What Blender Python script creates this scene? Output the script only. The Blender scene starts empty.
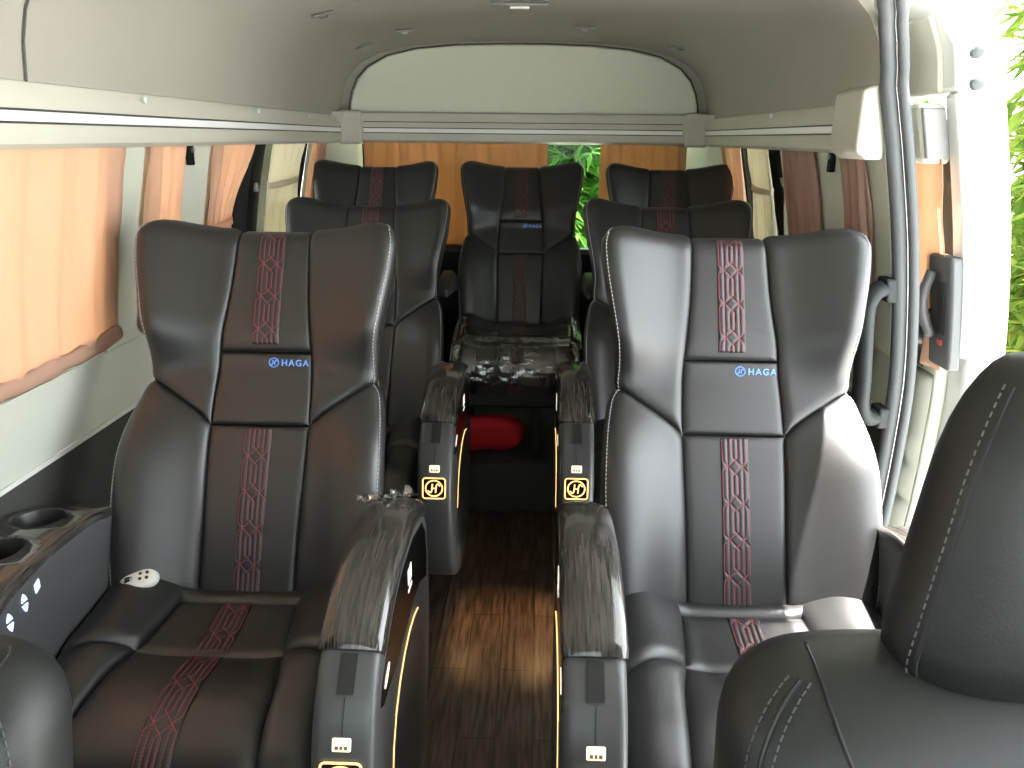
import bpy, bmesh, math, random
from math import sin, cos, pi, radians, sqrt
from mathutils import Vector, Matrix, noise
random.seed(7)
SC = bpy.context.scene
COL = SC.collection
R = radians

# ------------------------------------------------------------------ helpers
class MB:
    """collects vertices and faces, then links them as one mesh object"""
    def __init__(s): s.v = []; s.f = []
    def add(s, vs, fs):
        b = len(s.v); s.v += [Vector(p) for p in vs]; s.f += [[i + b for i in f] for f in fs]; return b
    def box(s, x0, x1, y0, y1, z0, z1, M=None):
        p = [(x, y, z) for z in (z0, z1) for y in (y0, y1) for x in (x0, x1)]
        if M: p = [M @ Vector(q) for q in p]
        s.add(p, [(0, 2, 3, 1), (4, 5, 7, 6), (0, 1, 5, 4), (2, 6, 7, 3), (0, 4, 6, 2), (1, 3, 7, 5)])
    def grid(s, rows, close_u=False, close_v=False):
        n = len(rows[0]); m = len(rows); fs = []
        for j in range(m if close_v else m - 1):
            for i in range(n if close_u else n - 1):
                a, b = j * n + i, j * n + (i + 1) % n
                c, d = ((j + 1) % m) * n + (i + 1) % n, ((j + 1) % m) * n + i
                fs.append((a, b, c, d))
        s.add([p for r in rows for p in r], fs)
    def loft(s, rows, cap=True):
        b = len(s.v); n = len(rows[0]); s.grid(rows, close_u=True)
        if cap:
            s.f.append([b + i for i in range(n)][::-1]); e = b + n * (len(rows) - 1); s.f.append([e + i for i in range(n)])
    def tube(s, pts, r, n=6, close=False, cap=True):
        pts = [Vector(p) for p in pts]; rows = []; m = len(pts); up = None
        for i, p in enumerate(pts):
            a = pts[(i - 1) % m] if (close or i) else p; c = pts[(i + 1) % m] if (close or i < m - 1) else p
            t = (c - a).normalized()
            if up is None: up = t.orthogonal().normalized()
            up = (up - t * up.dot(t)).normalized(); q = t.cross(up)
            rr = r[i] if isinstance(r, (list, tuple)) else r
            rows.append([p + (up * cos(2 * pi * k / n) + q * sin(2 * pi * k / n)) * rr for k in range(n)])
        if close: s.grid(rows, close_u=True, close_v=True)
        else: s.loft(rows, cap)
    def build(s, name, mat, parent=None, smooth=True, bevel=0, subsurf=0, sharp=40, weld=True):
        me = bpy.data.meshes.new(name); me.from_pydata([tuple(p) for p in s.v], [], s.f); me.update()
        bm = bmesh.new(); bm.from_mesh(me)
        if weld: bmesh.ops.remove_doubles(bm, verts=bm.verts, dist=1e-5)
        bmesh.ops.recalc_face_normals(bm, faces=bm.faces)
        bm.to_mesh(me); bm.free()
        if smooth:
            for p in me.polygons: p.use_smooth = True
            try: me.set_sharp_from_angle(angle=R(sharp))
            except Exception: pass
        o = bpy.data.objects.new(name, me); COL.objects.link(o)
        if mat: me.materials.append(mat)
        if parent: o.parent = parent
        if bevel:
            m = o.modifiers.new('bevel', 'BEVEL'); m.width = bevel; m.segments = 3; m.limit_method = 'ANGLE'; m.angle_limit = R(35)
        if subsurf:
            m = o.modifiers.new('sub', 'SUBSURF'); m.levels = m.render_levels = subsurf
        return o

def tag(o, label=None, cat=None, group=None, kind=None):
    if label: o['label'] = label
    if cat: o['category'] = cat
    if group: o['group'] = group
    if kind: o['kind'] = kind
    return o
def empty(name, loc=(0, 0, 0), rz=0):
    o = bpy.data.objects.new(name, None); COL.objects.link(o); o.location = loc; o.rotation_euler = (0, 0, rz)
    o.empty_display_size = .05; return o
def copy_tree(o, parent=None):
    c = o.copy(); COL.objects.link(c)
    if parent: c.parent = parent
    for ch in list(o.children): copy_tree(ch, c)
    return c
def struct(o, label=None, cat='room part'):
    o['kind'] = 'structure'
    if label: o['label'] = label
    o['category'] = cat; return o
def sm(x, a=0, b=1):
    t = min(1, max(0, (x - a) / (b - a))); return t * t * (3 - 2 * t)
def crv(pts):
    """smooth interpolation through (x, y) points"""
    def f(x):
        if x <= pts[0][0]: return pts[0][1]
        if x >= pts[-1][0]: return pts[-1][1]
        for i in range(len(pts) - 1):
            if pts[i][0] <= x <= pts[i + 1][0]:
                x0, y0 = pts[i]; x1, y1 = pts[i + 1]; h = x1 - x0
                def sl(k):
                    if k == 0 or k == len(pts) - 1:
                        a, b = (0, 1) if k == 0 else (k - 1, k)
                    else: a, b = k - 1, k + 1
                    return (pts[b][1] - pts[a][1]) / (pts[b][0] - pts[a][0])
                t = (x - x0) / h; m0, m1 = sl(i) * h, sl(i + 1) * h
                return (2*t**3-3*t*t+1)*y0 + (t**3-2*t*t+t)*m0 + (-2*t**3+3*t*t)*y1 + (t**3-t*t)*m1
    return f
def puff(d, w):
    t = min(1, max(0, d / w)); return sqrt(max(0, 1 - (1 - t) ** 2))
def spread(n, tight=True):
    """parameter values 0..1, denser towards both ends"""
    return [(.5 - .5 * cos(pi * i / n)) * .75 + .25 * i / n if tight else i / n for i in range(n + 1)]

# ------------------------------------------------------------------ materials
def mat(name, color, rough=.5, metal=0, spec=.5, bump=None, emit=None, coat=0, vary=None, alpha=None):
    m = bpy.data.materials.new(name); m.use_nodes = True; nt = m.node_tree; b = nt.nodes['Principled BSDF']
    b.inputs['Base Color'].default_value = (*color, 1); b.inputs['Roughness'].default_value = rough
    b.inputs['Metallic'].default_value = metal; b.inputs['Specular IOR Level'].default_value = spec
    if coat: b.inputs['Coat Weight'].default_value = coat; b.inputs['Coat Roughness'].default_value = .08
    tc = nt.nodes.new('ShaderNodeTexCoord')
    if bump:
        n = nt.nodes.new('ShaderNodeTexNoise'); n.inputs['Scale'].default_value = bump[0]; n.inputs['Detail'].default_value = 3
        bp = nt.nodes.new('ShaderNodeBump'); bp.inputs['Strength'].default_value = bump[1]; bp.inputs['Distance'].default_value = bump[2]
        nt.links.new(tc.outputs['Object'], n.inputs['Vector']); nt.links.new(n.outputs['Fac'], bp.inputs['Height']); nt.links.new(bp.outputs['Normal'], b.inputs['Normal'])
    if vary:
        n = nt.nodes.new('ShaderNodeTexNoise'); n.inputs['Scale'].default_value = vary[0]; n.inputs['Detail'].default_value = 5
        mp = nt.nodes.new('ShaderNodeMapping'); mp.inputs['Scale'].default_value = vary[2] if len(vary) > 2 else (1, 1, 1)
        r = nt.nodes.new('ShaderNodeValToRGB'); r.color_ramp.elements[0].position = .35; r.color_ramp.elements[1].position = .65
        r.color_ramp.elements[0].color = (*color, 1); r.color_ramp.elements[1].color = (*vary[1], 1)
        nt.links.new(tc.outputs['Object'], mp.inputs['Vector']); nt.links.new(mp.outputs['Vector'], n.inputs['Vector'])
        nt.links.new(n.outputs['Fac'], r.inputs['Fac']); nt.links.new(r.outputs['Color'], b.inputs['Base Color'])
    if emit: b.inputs['Emission Color'].default_value = (*emit[0], 1); b.inputs['Emission Strength'].default_value = emit[1]
    return m
def mat_fabric(name, color, trans, mix=.5):
    m = bpy.data.materials.new(name); m.use_nodes = True; nt = m.node_tree; nt.nodes.clear()
    out = nt.nodes.new('ShaderNodeOutputMaterial'); d = nt.nodes.new('ShaderNodeBsdfDiffuse'); t = nt.nodes.new('ShaderNodeBsdfTranslucent'); x = nt.nodes.new('ShaderNodeMixShader')
    n = nt.nodes.new('ShaderNodeTexNoise'); n.inputs['Scale'].default_value = 60; tc = nt.nodes.new('ShaderNodeTexCoord'); bp = nt.nodes.new('ShaderNodeBump'); bp.inputs['Strength'].default_value = .15; bp.inputs['Distance'].default_value = .002
    nt.links.new(tc.outputs['Object'], n.inputs['Vector']); nt.links.new(n.outputs['Fac'], bp.inputs['Height']); nt.links.new(bp.outputs['Normal'], d.inputs['Normal'])
    d.inputs['Color'].default_value = (*color, 1); t.inputs['Color'].default_value = (*trans, 1); x.inputs['Fac'].default_value = mix
    nt.links.new(d.outputs[0], x.inputs[1]); nt.links.new(t.outputs[0], x.inputs[2]); nt.links.new(x.outputs[0], out.inputs['Surface']); return m
def mat_glass(name, tint, refl=1.0, rough=.0):
    m = bpy.data.materials.new(name); m.use_nodes = True; nt = m.node_tree; nt.nodes.clear()
    out = nt.nodes.new('ShaderNodeOutputMaterial'); t = nt.nodes.new('ShaderNodeBsdfTransparent'); g = nt.nodes.new('ShaderNodeBsdfGlossy'); x = nt.nodes.new('ShaderNodeMixShader'); f = nt.nodes.new('ShaderNodeFresnel')
    t.inputs['Color'].default_value = (*tint, 1); g.inputs['Roughness'].default_value = rough; f.inputs['IOR'].default_value = 1.45
    mu = nt.nodes.new('ShaderNodeMath'); mu.operation = 'MULTIPLY'; mu.inputs[1].default_value = refl
    nt.links.new(f.outputs[0], mu.inputs[0]); nt.links.new(mu.outputs[0], x.inputs['Fac'])
    nt.links.new(t.outputs[0], x.inputs[1]); nt.links.new(g.outputs[0], x.inputs[2]); nt.links.new(x.outputs[0], out.inputs['Surface']); return m
def mat_planks():
    m = mat('wood_planks', (.1, .06, .03), .38); nt = m.node_tree; b = nt.nodes['Principled BSDF']
    tc = nt.nodes.new('ShaderNodeTexCoord'); mp = nt.nodes.new('ShaderNodeMapping'); mp.inputs['Rotation'].default_value = (0, 0, pi / 2)
    br = nt.nodes.new('ShaderNodeTexBrick'); br.inputs['Scale'].default_value = 1; br.inputs['Brick Width'].default_value = .5; br.inputs['Row Height'].default_value = .09; br.inputs['Mortar Size'].default_value = .0015
    br.inputs['Color1'].default_value = (.115, .080, .055, 1); br.inputs['Color2'].default_value = (.07, .047, .032, 1); br.inputs['Mortar'].default_value = (.02, .012, .008, 1)
    mp2 = nt.nodes.new('ShaderNodeMapping'); mp2.inputs['Scale'].default_value = (60, 5, 1); n = nt.nodes.new('ShaderNodeTexNoise'); n.inputs['Scale'].default_value = 1.6; n.inputs['Detail'].default_value = 6
    mx = nt.nodes.new('ShaderNodeMix'); mx.data_type = 'RGBA'; mx.blend_type = 'MULTIPLY'; mx.inputs[0].default_value = .85
    r = nt.nodes.new('ShaderNodeValToRGB'); r.color_ramp.elements[0].position = .35; r.color_ramp.elements[0].color = (.25, .22, .2, 1); r.color_ramp.elements[1].position = .62; r.color_ramp.elements[1].color = (1.3, 1.25, 1.2, 1)
    L = nt.links.new
    L(tc.outputs['Object'], mp.inputs[0]); L(mp.outputs[0], br.inputs['Vector']); L(tc.outputs['Object'], mp2.inputs[0]); L(mp2.outputs[0], n.inputs['Vector'])
    L(n.outputs['Fac'], r.inputs['Fac']); L(br.outputs['Color'], mx.inputs[6]); L(r.outputs['Color'], mx.inputs[7]); L(mx.outputs[2], b.inputs['Base Color'])
    bp = nt.nodes.new('ShaderNodeBump'); bp.inputs['Strength'].default_value = .25; bp.inputs['Distance'].default_value = .002
    L(n.outputs['Fac'], bp.inputs['Height']); L(bp.outputs[0], b.inputs['Normal']); return m

LEATHER = mat('black_leather', (.009, .0092, .0095), .42, spec=.8, bump=(260, .12, .001))
LEATHER_FRONT = mat('charcoal_leather', (.012, .0135, .013), .48, spec=.5, bump=(320, .2, .001))
THREAD_D = mat('grey_thread', (.09, .095, .092), .7)
SHELL = mat('black_shell', (.012, .012, .013), .5)
THREAD = mat('red_thread', (.30, .058, .085), .7)
THREAD_W = mat('pale_thread', (.45, .45, .46), .7)
QUILT = mat('quilted_leather', (.014, .011, .012), .42, spec=.7)
BLUE = mat('blue_embroidery_glow', (.14, .34, .85), .5, emit=((.12, .28, .9), .07))  # logo thread with a faint added glow, though it is no lamp
PLASTIC = mat('charcoal_plastic', (.070, .073, .075), .38, bump=(500, .1, .0005))
PLASTIC_D = mat('dark_plastic', (.016, .017, .018), .35)
HANDLE = mat('handle_plastic', (.018, .022, .024), .6, spec=.3)
GREYPL = mat('grey_plastic', (.17, .175, .175), .4)
GLOSS = mat('piano_black', (.006, .006, .006), .12, spec=.25)
CAPWOOD = mat('dark_wood_veneer', (.012, .010, .009), .16, coat=.6, vary=(12, (.066, .060, .055), (30, 1.1, 1.6)))
WARM = mat('warm_led', (.9, .6, .3), .4, emit=((1, .60, .20), .85))
WARMSOFT = mat('warm_glow_badge', (.9, .8, .6), .4, emit=((1, .84, .6), .55))
BLUELED = mat('blue_led', (.6, .75, 1), .4, emit=((.42, .58, 1), 1.1))
WHITELED = mat('display_glow', (.9, .9, .9), .4, emit=((1, .85, .7), .5))
GLYPH = mat('badge_glyph', (.25, .15, .06), .6)
EMBLEM_BACK = mat('emblem_back', (.02, .012, .008), .25)
PANEL = mat('cream_panel', (.60, .62, .53), .55, bump=(400, .05, .0005))
HEADLINER = mat('headliner', (.33, .315, .275), .9, bump=(300, .3, .001))
RAILP = mat('rail_plastic', (.52, .51, .44), .5)
ALU = mat('white_strip', (.86, .87, .88), .4)
DARKLINE = mat('dark_gasket', (.05, .05, .05), .5)
CARPET = mat('dark_trim_carpet', (.055, .055, .05), .9, bump=(700, .4, .002))
WHITE_TRIM = mat('white_trim', (.75, .76, .72), .45)
SEAL = mat('grey_rubber_seal', (.085, .092, .098), .6, spec=.3)
PAINT = mat('white_paint', (.72, .74, .72), .25, coat=.5)
BLACKFR = mat('black_frame', (.007, .008, .007), .6, spec=.1)
PEACH = mat_fabric('peach_fabric', (.79, .55, .41), (.83, .58, .42), .55)
PEACH_DIMMED = mat_fabric('peach_fabric_dimmed', (.60, .38, .22), (.58, .34, .18), .45)  # peach curtain cloth, dimmed in its colour for the rear window
PEACH_SHADED = mat_fabric('peach_fabric_shaded', (.56, .39, .32), (.50, .31, .24), .45)  # peach curtain cloth, the open door's shade darkened into its colour
HEM = mat_fabric('peach_hem', (.62, .40, .30), (.5, .28, .18), .3)
CREAM = mat_fabric('cream_fabric', (.88, .82, .68), (.88, .80, .66), .45)
GLASS = mat_glass('window_glass', (.93, .97, .94))
TINT = mat_glass('tinted_glass', (.85, .95, .85), .3)
FILM = mat_glass('clear_plastic_film', (.72, .72, .72), 4.0, .14)
RED = mat('red_cloth', (.62, .012, .02), .8, bump=(60, .4, .004))
METAL = mat('dull_metal', (.35, .35, .35), .35, metal=.8)

# ------------------------------------------------------------------ van section
WP = crv([(0, .88), (.45, .915), (.72, .922), (.87, .915), (1.12, .880), (1.33, .835), (1.45, .805), (1.5, .795)])
ZS = [0, .2, .45, .6, .72, .80, .87, .95, 1.05, 1.15, 1.25, 1.33, 1.40, 1.47]
def wall_piece(mb, sx, y0, y1, z0, z1, off=0., th=.03, ny=1):
    zs = [z0] + [z for z in ZS if z0 + .01 < z < z1 - .01] + [z1]
    rows = []
    for j in range(ny + 1):
        y = y0 + (y1 - y0) * j / ny
        rows.append([(sx * (WP(z) + off), y, z) for z in zs] + [(sx * (WP(z) + off + th), y, z) for z in zs[::-1]])
    mb.loft(rows)

def panel_curve(mb, sx, y0, y1, z0, z1, off, th, rad=.0, n=10):
    """curved pane that follows the body section"""
    rows = []
    for i in range(n + 1):
        z = z0 + (z1 - z0) * i / n
        rows.append([(sx * (WP(z) + off), y0, z), (sx * (WP(z) + off), y1, z), (sx * (WP(z) + off + th), y1, z), (sx * (WP(z) + off + th), y0, z)])
    mb.loft(rows)

YB = 3.62   # rear wall
YF = -.75
# floor
m = MB(); m.box(-.93, .93, YF, YB + .05, -.04, 0); struct(m.build('floor', mat_planks(), smooth=False), 'dark brown wood plank vinyl floor running down the aisle', 'floor')
m = MB(); m.box(-.90, .90, 2.66, YB, 0, .198); struct(m.build('floor_step', CARPET, bevel=.01), 'dark raised step of floor under the rear seats', 'floor')

# left wall: lower trim, sill panel, pillars, header
lw = empty('wall_left'); struct(lw, 'cream left side wall of the van with curtained windows', 'wall')
m = MB(); wall_piece(m, -1, YF, YB, 0, .700, 0.0); m.build('lower_trim', CARPET, lw)
m = MB(); wall_piece(m, -1, YF, YB, .700, .7095, -.006, .03); m.build('trim_strip', WHITE_TRIM, lw)
m = MB(); wall_piece(m, -1, YF, YB, .7095, .865, 0.0); m.build('sill_panel', PANEL, lw)
m = MB(); wall_piece(m, -1, YF, YB, 1.37, 1.43, 0.0); m.build('header_panel', PANEL, lw)
WIN_L = [(.62, 1.715), (1.885, 2.05), (2.265, 3.28)]
for a, b in ((.46, .62), (1.715, 1.885), (2.05, 2.265), (3.28, YB)):
    m = MB(); wall_piece(m, -1, a, b, .865, 1.37, -.004); m.build('pillar_cover', PANEL, lw, bevel=.006)
for i, (a, b) in enumerate(WIN_L):
    w = empty('window_%d' % (i + 1)); struct(w, ['big front side window behind the drawn peach curtain', 'narrow side window between the two cream pillars', 'rear left side window with foliage outside and black divider'][i], 'window')
    m = MB(); panel_curve(m, -1, a, b, .865, 1.37, .035, .004); m.build('pane', GLASS, w)
    m = MB()
    for (p, q, r, s) in ((a, a + .02, .865, 1.37), (b - .02, b, .865, 1.37), (a, b, .865, .882), (a, b, 1.35, 1.37)): panel_curve(m, -1, p, q, r, s, .025, .018)
    m.build('window_frame', BLACKFR, w, smooth=False)
    if i == 2:
        m = MB(); panel_curve(m, -1, 2.60, 2.66, .882, 1.35, .002, .04); panel_curve(m, -1, 2.655, 2.72, .882, 1.35, .008, .034); m.build('divider', BLACKFR, w)
        m = MB(); m.box(-.876, -.858, 2.64, 2.66, 1.17, 1.20); m.build('latch', METAL, w, bevel=.003)
# right wall behind the door opening (front edge at y = 1.78)
rw = empty('wall_right'); struct(rw, 'cream right side wall of the van behind the sliding door opening', 'wall')
YD = 1.80
m = MB(); wall_piece(m, 1, YD, YB, 0, .715); wall_piece(m, 1, YF, .62, 0, .715); m.build('lower_trim', CARPET, rw)
m = MB(); wall_piece(m, 1, YD, YB, .715, .732, -.006, .03); m.build('trim_strip', WHITE_TRIM, rw)
m = MB(); wall_piece(m, 1, YD, YB, .732, .865); m.build('sill_panel', PANEL, rw)
m = MB(); wall_piece(m, 1, YD, YB, 1.37, 1.43); m.build('header_panel', PANEL, rw)
for a, b in ((YD, 1.93), (2.06, 2.265), (3.28, YB)):
    m = MB(); wall_piece(m, 1, a, b, .865, 1.37, -.004); m.build('pillar_cover', PANEL, rw, bevel=.006)
m = MB(); wall_piece(m, 1, .50, .60, .715, 1.60, .0, .06); m.build('front_pillar', PANEL, rw, bevel=.01)
for i, (a, b) in enumerate([(1.93, 2.06), (2.265, 3.28)]):
    w = empty('window_%d' % (i + 4)); struct(w, ['narrow side window just behind the door pillar', 'rear right side window with cream curtain and foliage outside'][i], 'window')
    m = MB(); panel_curve(m, 1, a, b, .865, 1.37, .035, .004); m.build('pane', GLASS, w)
    m = MB()
    for (p, q, r, s) in ((a, a + .02, .865, 1.37), (b - .02, b, .865, 1.37), (a, b, .865, .882), (a, b, 1.35, 1.37)): panel_curve(m, 1, p, q, r, s, .025, .018)
    m.build('window_frame', BLACKFR, w, smooth=False)
    if i: m = MB(); panel_curve(m, 1, 2.53, 2.60, .882, 1.35, .012, .03); m.build('divider', BLACKFR, w)

# ceiling
SEC = [(-.806, 1.425), (-.803, 1.45), (-.798, 1.50), (-.785, 1.55), (-.76, 1.60), (-.71, 1.65), (-.62, 1.695), (-.48, 1.725), (-.3, 1.74), (-.1, 1.745)]
SEC = SEC + [(-x, z) for x, z in SEC[::-1]]
m = MB()
def sec_at(y, lo=1.45):
    return SEC
cut = [p for p in SEC if p[0] < .74] + [(.733, 1.629)]
for sec, ys in ((SEC, [YF, -.3, 0, .3, .58]), (cut, [.58, .9, 1.2, 1.5, 1.80]), (SEC, [1.80, 2.2, 2.7, 3.2, YB])):
    m.loft([[(x, y, z) for x, z in sec] + [(x * 1.05, y, z + .05) for x, z in sec[::-1]] for y in ys])
rf = MB(); rf.loft([[(-.93, y, 1.66), (-.80, y, 1.78), (0, y, 1.84), (.76, y, 1.78), (.90, y, 1.69), (.895, y, 1.675), (.75, y, 1.70), (0, y, 1.80), (-.78, y, 1.75), (-.90, y, 1.64)] for y in (YF, 1.0, YB + .04)])  # unseen outer roof, its right edge pushed out to shape the sun patch
ce = m.build('ceiling', HEADLINER); struct(ce, 'grey beige fabric headliner curving down to both side rails', 'ceiling')
rf.build('roof_shade_skin', PAINT, ce)
m = MB(); m.tube([(x * .996, 1.40, z - .0025) for x, z in cut], .0022, 5); m.build('seam', DARKLINE, ce)

# unseen front end, added to cut front light: dashboard and door panels
wf = empty('wall_front_added'); struct(wf, 'unseen dashboard and front end added to cut light from the front', 'wall')
m = MB(); m.loft([[(x, -.75, 0), (x, -.45, 0), (x, -.38, .55), (x, -.42, .80), (x, -.55, .90), (x, -.75, .95)] for x in (-.90, .90)]); m.build('dashboard', PLASTIC_D, wf, bevel=.02)
for sx, par in ((-1, lw), (1, rw)):
    m = MB(); wall_piece(m, sx, YF, .60 if sx > 0 else .46, .715, .93); m.build('added_door_panel', PANEL, par)
    m = MB(); wall_piece(m, sx, YF, .60 if sx > 0 else .46, 1.37, 1.43); m.build('added_front_header', PANEL, par)
w = empty('window_7'); struct(w, 'windscreen at the front end behind the camera', 'window')
m = MB(); m.box(-.90, .90, -.80, -.795, .93, 1.62); m.build('pane', GLASS, w, smooth=False)
m = MB(); m.box(-.93, .93, -.82, -.77, .90, .94); m.box(-.93, .93, -.82, -.77, 1.60, 1.78); m.build('window_frame', BLACKFR, w, smooth=False)

# rear wall with arched panel and tailgate window
rr = empty('wall_rear'); struct(rr, 'rear end of the van with arched cream panel over the tailgate window', 'wall')
ARCH = [(x * .945, 1.44 + (z - 1.45) * .985) for x, z in SEC]
m = MB(); m.loft([[(x, YB - .015, z) for x, z in ARCH], [(x * 1.0, YB + .03, z) for x, z in ARCH]]); m.build('arched_panel', PANEL, rr, sharp=30, bevel=.006)
m = MB(); m.tube([(x * 1.006, YB - .016, 1.44 + (z - 1.44) * 1.012) for x, z in ARCH], .003, 6); m.build('arch_gasket', DARKLINE, rr)
m = MB(); m.loft([[(x, YB, z) for x, z in SEC], [(x, YB + .03, z) for x, z in SEC]]); m.build('end_panel', HEADLINER, rr)
m = MB(); m.box(-.93, .93, YB, YB + .04, 0, .86); m.build('tailgate_trim', PLASTIC_D, rr, smooth=False)
m = MB(); m.box(-.72, .72, YB - .03, YB + .02, .845, .868); m.build('window_ledge', GREYPL, rr, bevel=.004)
m = MB(); m.box(-.68, .10, YB - .05, YB - .03, .868, .885); m.build('hem_rail', mat('brown_rail', (.25, .06, .035), .6), rr, bevel=.004)
for sx in (-1, 1):
    m = MB(); rows = []
    for z in (.86, 1.0, 1.15, 1.3, 1.45):
        w = WP(z); rows.append([(sx * (w + .02), YB + .05, z), (sx * w, YB - .16, z), (sx * (w - .05), YB - .06, z), (sx * .73, YB - .015, z), (sx * .70, YB + .05, z)])
    m.loft(rows); m.build('corner_pillar', RAILP, rr)
w = empty('window_6'); struct(w, 'tailgate window at the rear end with bamboo foliage outside', 'window')
m = MB(); m.box(-.72, .72, YB + .02, YB + .024, .86, 1.40); m.build('pane', TINT, w, smooth=False)
m = MB()
for q in ((-.74, -.71, .86, 1.4), (.71, .74, .86, 1.4), (-.72, .72, .85, .868), (-.72, .72, 1.37, 1.45)): m.box(q[0], q[1], YB + .012, YB + .035, q[2], q[3])
m.build('window_frame', BLACKFR, w, smooth=False)

# curtain rails (cornices) along both walls and the rear
def rail_section(z0=1.322, z1=1.437):
    # (inward offset, height): a box pelmet with a recessed light strip
    return [(.0, z0), (-.03, z0 + .001), (-.045, z0 + .010), (-.050, z0 + .03), (-.050, 1.366), (-.046, 1.3675), (-.046, 1.3865), (-.050, 1.388), (-.047, 1.412), (-.036, z1 - .004), (-.02, z1 + .002), (0, z1)]
def side_rail(sx, y0, y1, label, name):
    o = empty(name); struct(o, label, 'rail'); base = .815
    m = MB(); m.loft([[(sx * (base + .02 + dx), y, z) for dx, z in rail_section()] for y in (y0, (y0 + y1) / 2, y1)]); m.build('rail_body', RAILP, o, sharp=25)
    m = MB(); m.box(*sorted((sx * (base - .0262), sx * (base - .0300))), y0, y1 - .03, 1.369, 1.385); m.build('light_strip', ALU, o, smooth=False)
    for zz in (1.3665, 1.3875):
        m = MB(); m.box(*sorted((sx * (base - .028), sx * (base - .0312))), y0, y1 - .03, zz - .0018, zz + .0018); m.build('gasket', DARKLINE, o, smooth=False)
    return o, base
rl, bs = side_rail(-1, YF, YB - .06, 'long cream curtain rail on the left wall with white strip', 'trim_1')
for yy in (1.78, 2.5, 3.05, 3.38):
    m = MB(); m.tube([(-.787, yy, 1.421), (-.782, yy, 1.421)], .007, 8); m.build('screw_cap', WHITE_TRIM, rl)
r2, bs = side_rail(1, 1.95, YB - .06, 'grey cream curtain rail on the right wall behind the doorway', 'trim_2')
m = MB(); m.tube([(.787, 2.55, 1.421), (.782, 2.55, 1.421)], .007, 8); m.build('screw_cap', WHITE_TRIM, r2)
m = MB(); m.loft([[(.83 - .062 * (1 if 0 < k < 3 else .55), y, z) if side == 0 else (.83, y, z) for side, k, z in ((0, 0, 1.312), (0, 1, 1.33), (0, 2, 1.455), (0, 3, 1.468), (1, 0, 1.468), (1, 0, 1.312))] for y in (1.80, 1.97)])
m.build('rail_end_cap', RAILP, r2, bevel=.008)
o = empty('trim_3'); struct(o, 'cream rail across the rear end above the tailgate window', 'rail')
m = MB(); m.loft([[(x, YB - .02 + dx, z) for dx, z in rail_section(1.325, 1.452)] for x in (-.745, .745)]); m.build('rail_body', RAILP, o, sharp=25)
m = MB(); m.box(-.69, .69, YB - .070, YB - .0665, 1.369, 1.385); m.build('light_strip', ALU, o, smooth=False)
for zz in (1.3665, 1.3875, 1.412):
    m = MB(); m.box(-.69, .69, YB - .0712, YB - .067, zz - .0018, zz + .0018); m.build('gasket', DARKLINE, o, smooth=False)
for sx in (-1, 1):
    m = MB(); m.box(*sorted((sx * .70, sx * .80)), YB - .085, YB, 1.318, 1.458); m.build('rail_corner', RAILP, o, bevel=.012)

# belt anchors
for nm, sx, y, lab in (('belt_anchor', -1, 2.085, 'small black belt anchor on the cream pillar of the left wall'), ('belt_anchor', 1, 2.115, 'small black belt anchor on the grey pillar of the right wall')):
    o = empty(nm, (sx * (WP(1.30) - .004), y, 1.30)); tag(o, lab, 'belt anchor', 'belt anchors')
    m = MB(); m.box(*sorted((0, -sx * .014)), -.013, .013, -.026, .026); b = m.build('anchor_plate', BLACKFR, o, bevel=.003)
    m = MB(); m.tube([(-sx * .013, 0, .012), (-sx * .019, 0, .012)], .007, 8); m.build('bolt', METAL, o)
# ceiling fittings
def ceil_z(x):
    for (a, za), (b, zb) in zip(SEC, SEC[1:]):
        if a <= x <= b: return za + (zb - za) * (x - a) / (b - a)
clips = [(-.62, 3.30, 'second from the left wall'), (-.43, 3.13, 'nearer the middle on the left half'), (.235, 3.12, 'just right of the middle'), (.60, 3.33, 'farthest to the right'), (-.58, 2.55, 'nearest the left curtain rail')]
for x, y, t in clips:
    z = ceil_z(x); o = empty('ceiling_clip', (x, y, z - .002)); o.rotation_euler = (0, math.atan2(ceil_z(x - .02) - ceil_z(x + .02), .04), 0)
    tag(o, 'small grey headliner clip, ' + t, 'clip', 'headliner clips')
    m = MB(); m.box(-.035, .035, -.012, .012, -.008, .001); m.build('clip_body', GREYPL, o, bevel=.004)
    m = MB(); m.box(-.012, .012, -.006, .006, -.014, -.007); m.build('tab', METAL, o, bevel=.002)
o = empty('dome_lamp', (.009, 2.62, 1.743)); tag(o, 'slim dome lamp on the middle of the headliner', 'ceiling lamp')
m = MB(); m.box(-.09, .09, -.022, .022, -.010, .001); m.build('housing', GREYPL, o, bevel=.006)
m = MB(); m.box(-.03, .03, -.012, .012, -.016, -.009); m.build('lens', mat('lens', (.7, .7, .66), .3), o, bevel=.004)

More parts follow.
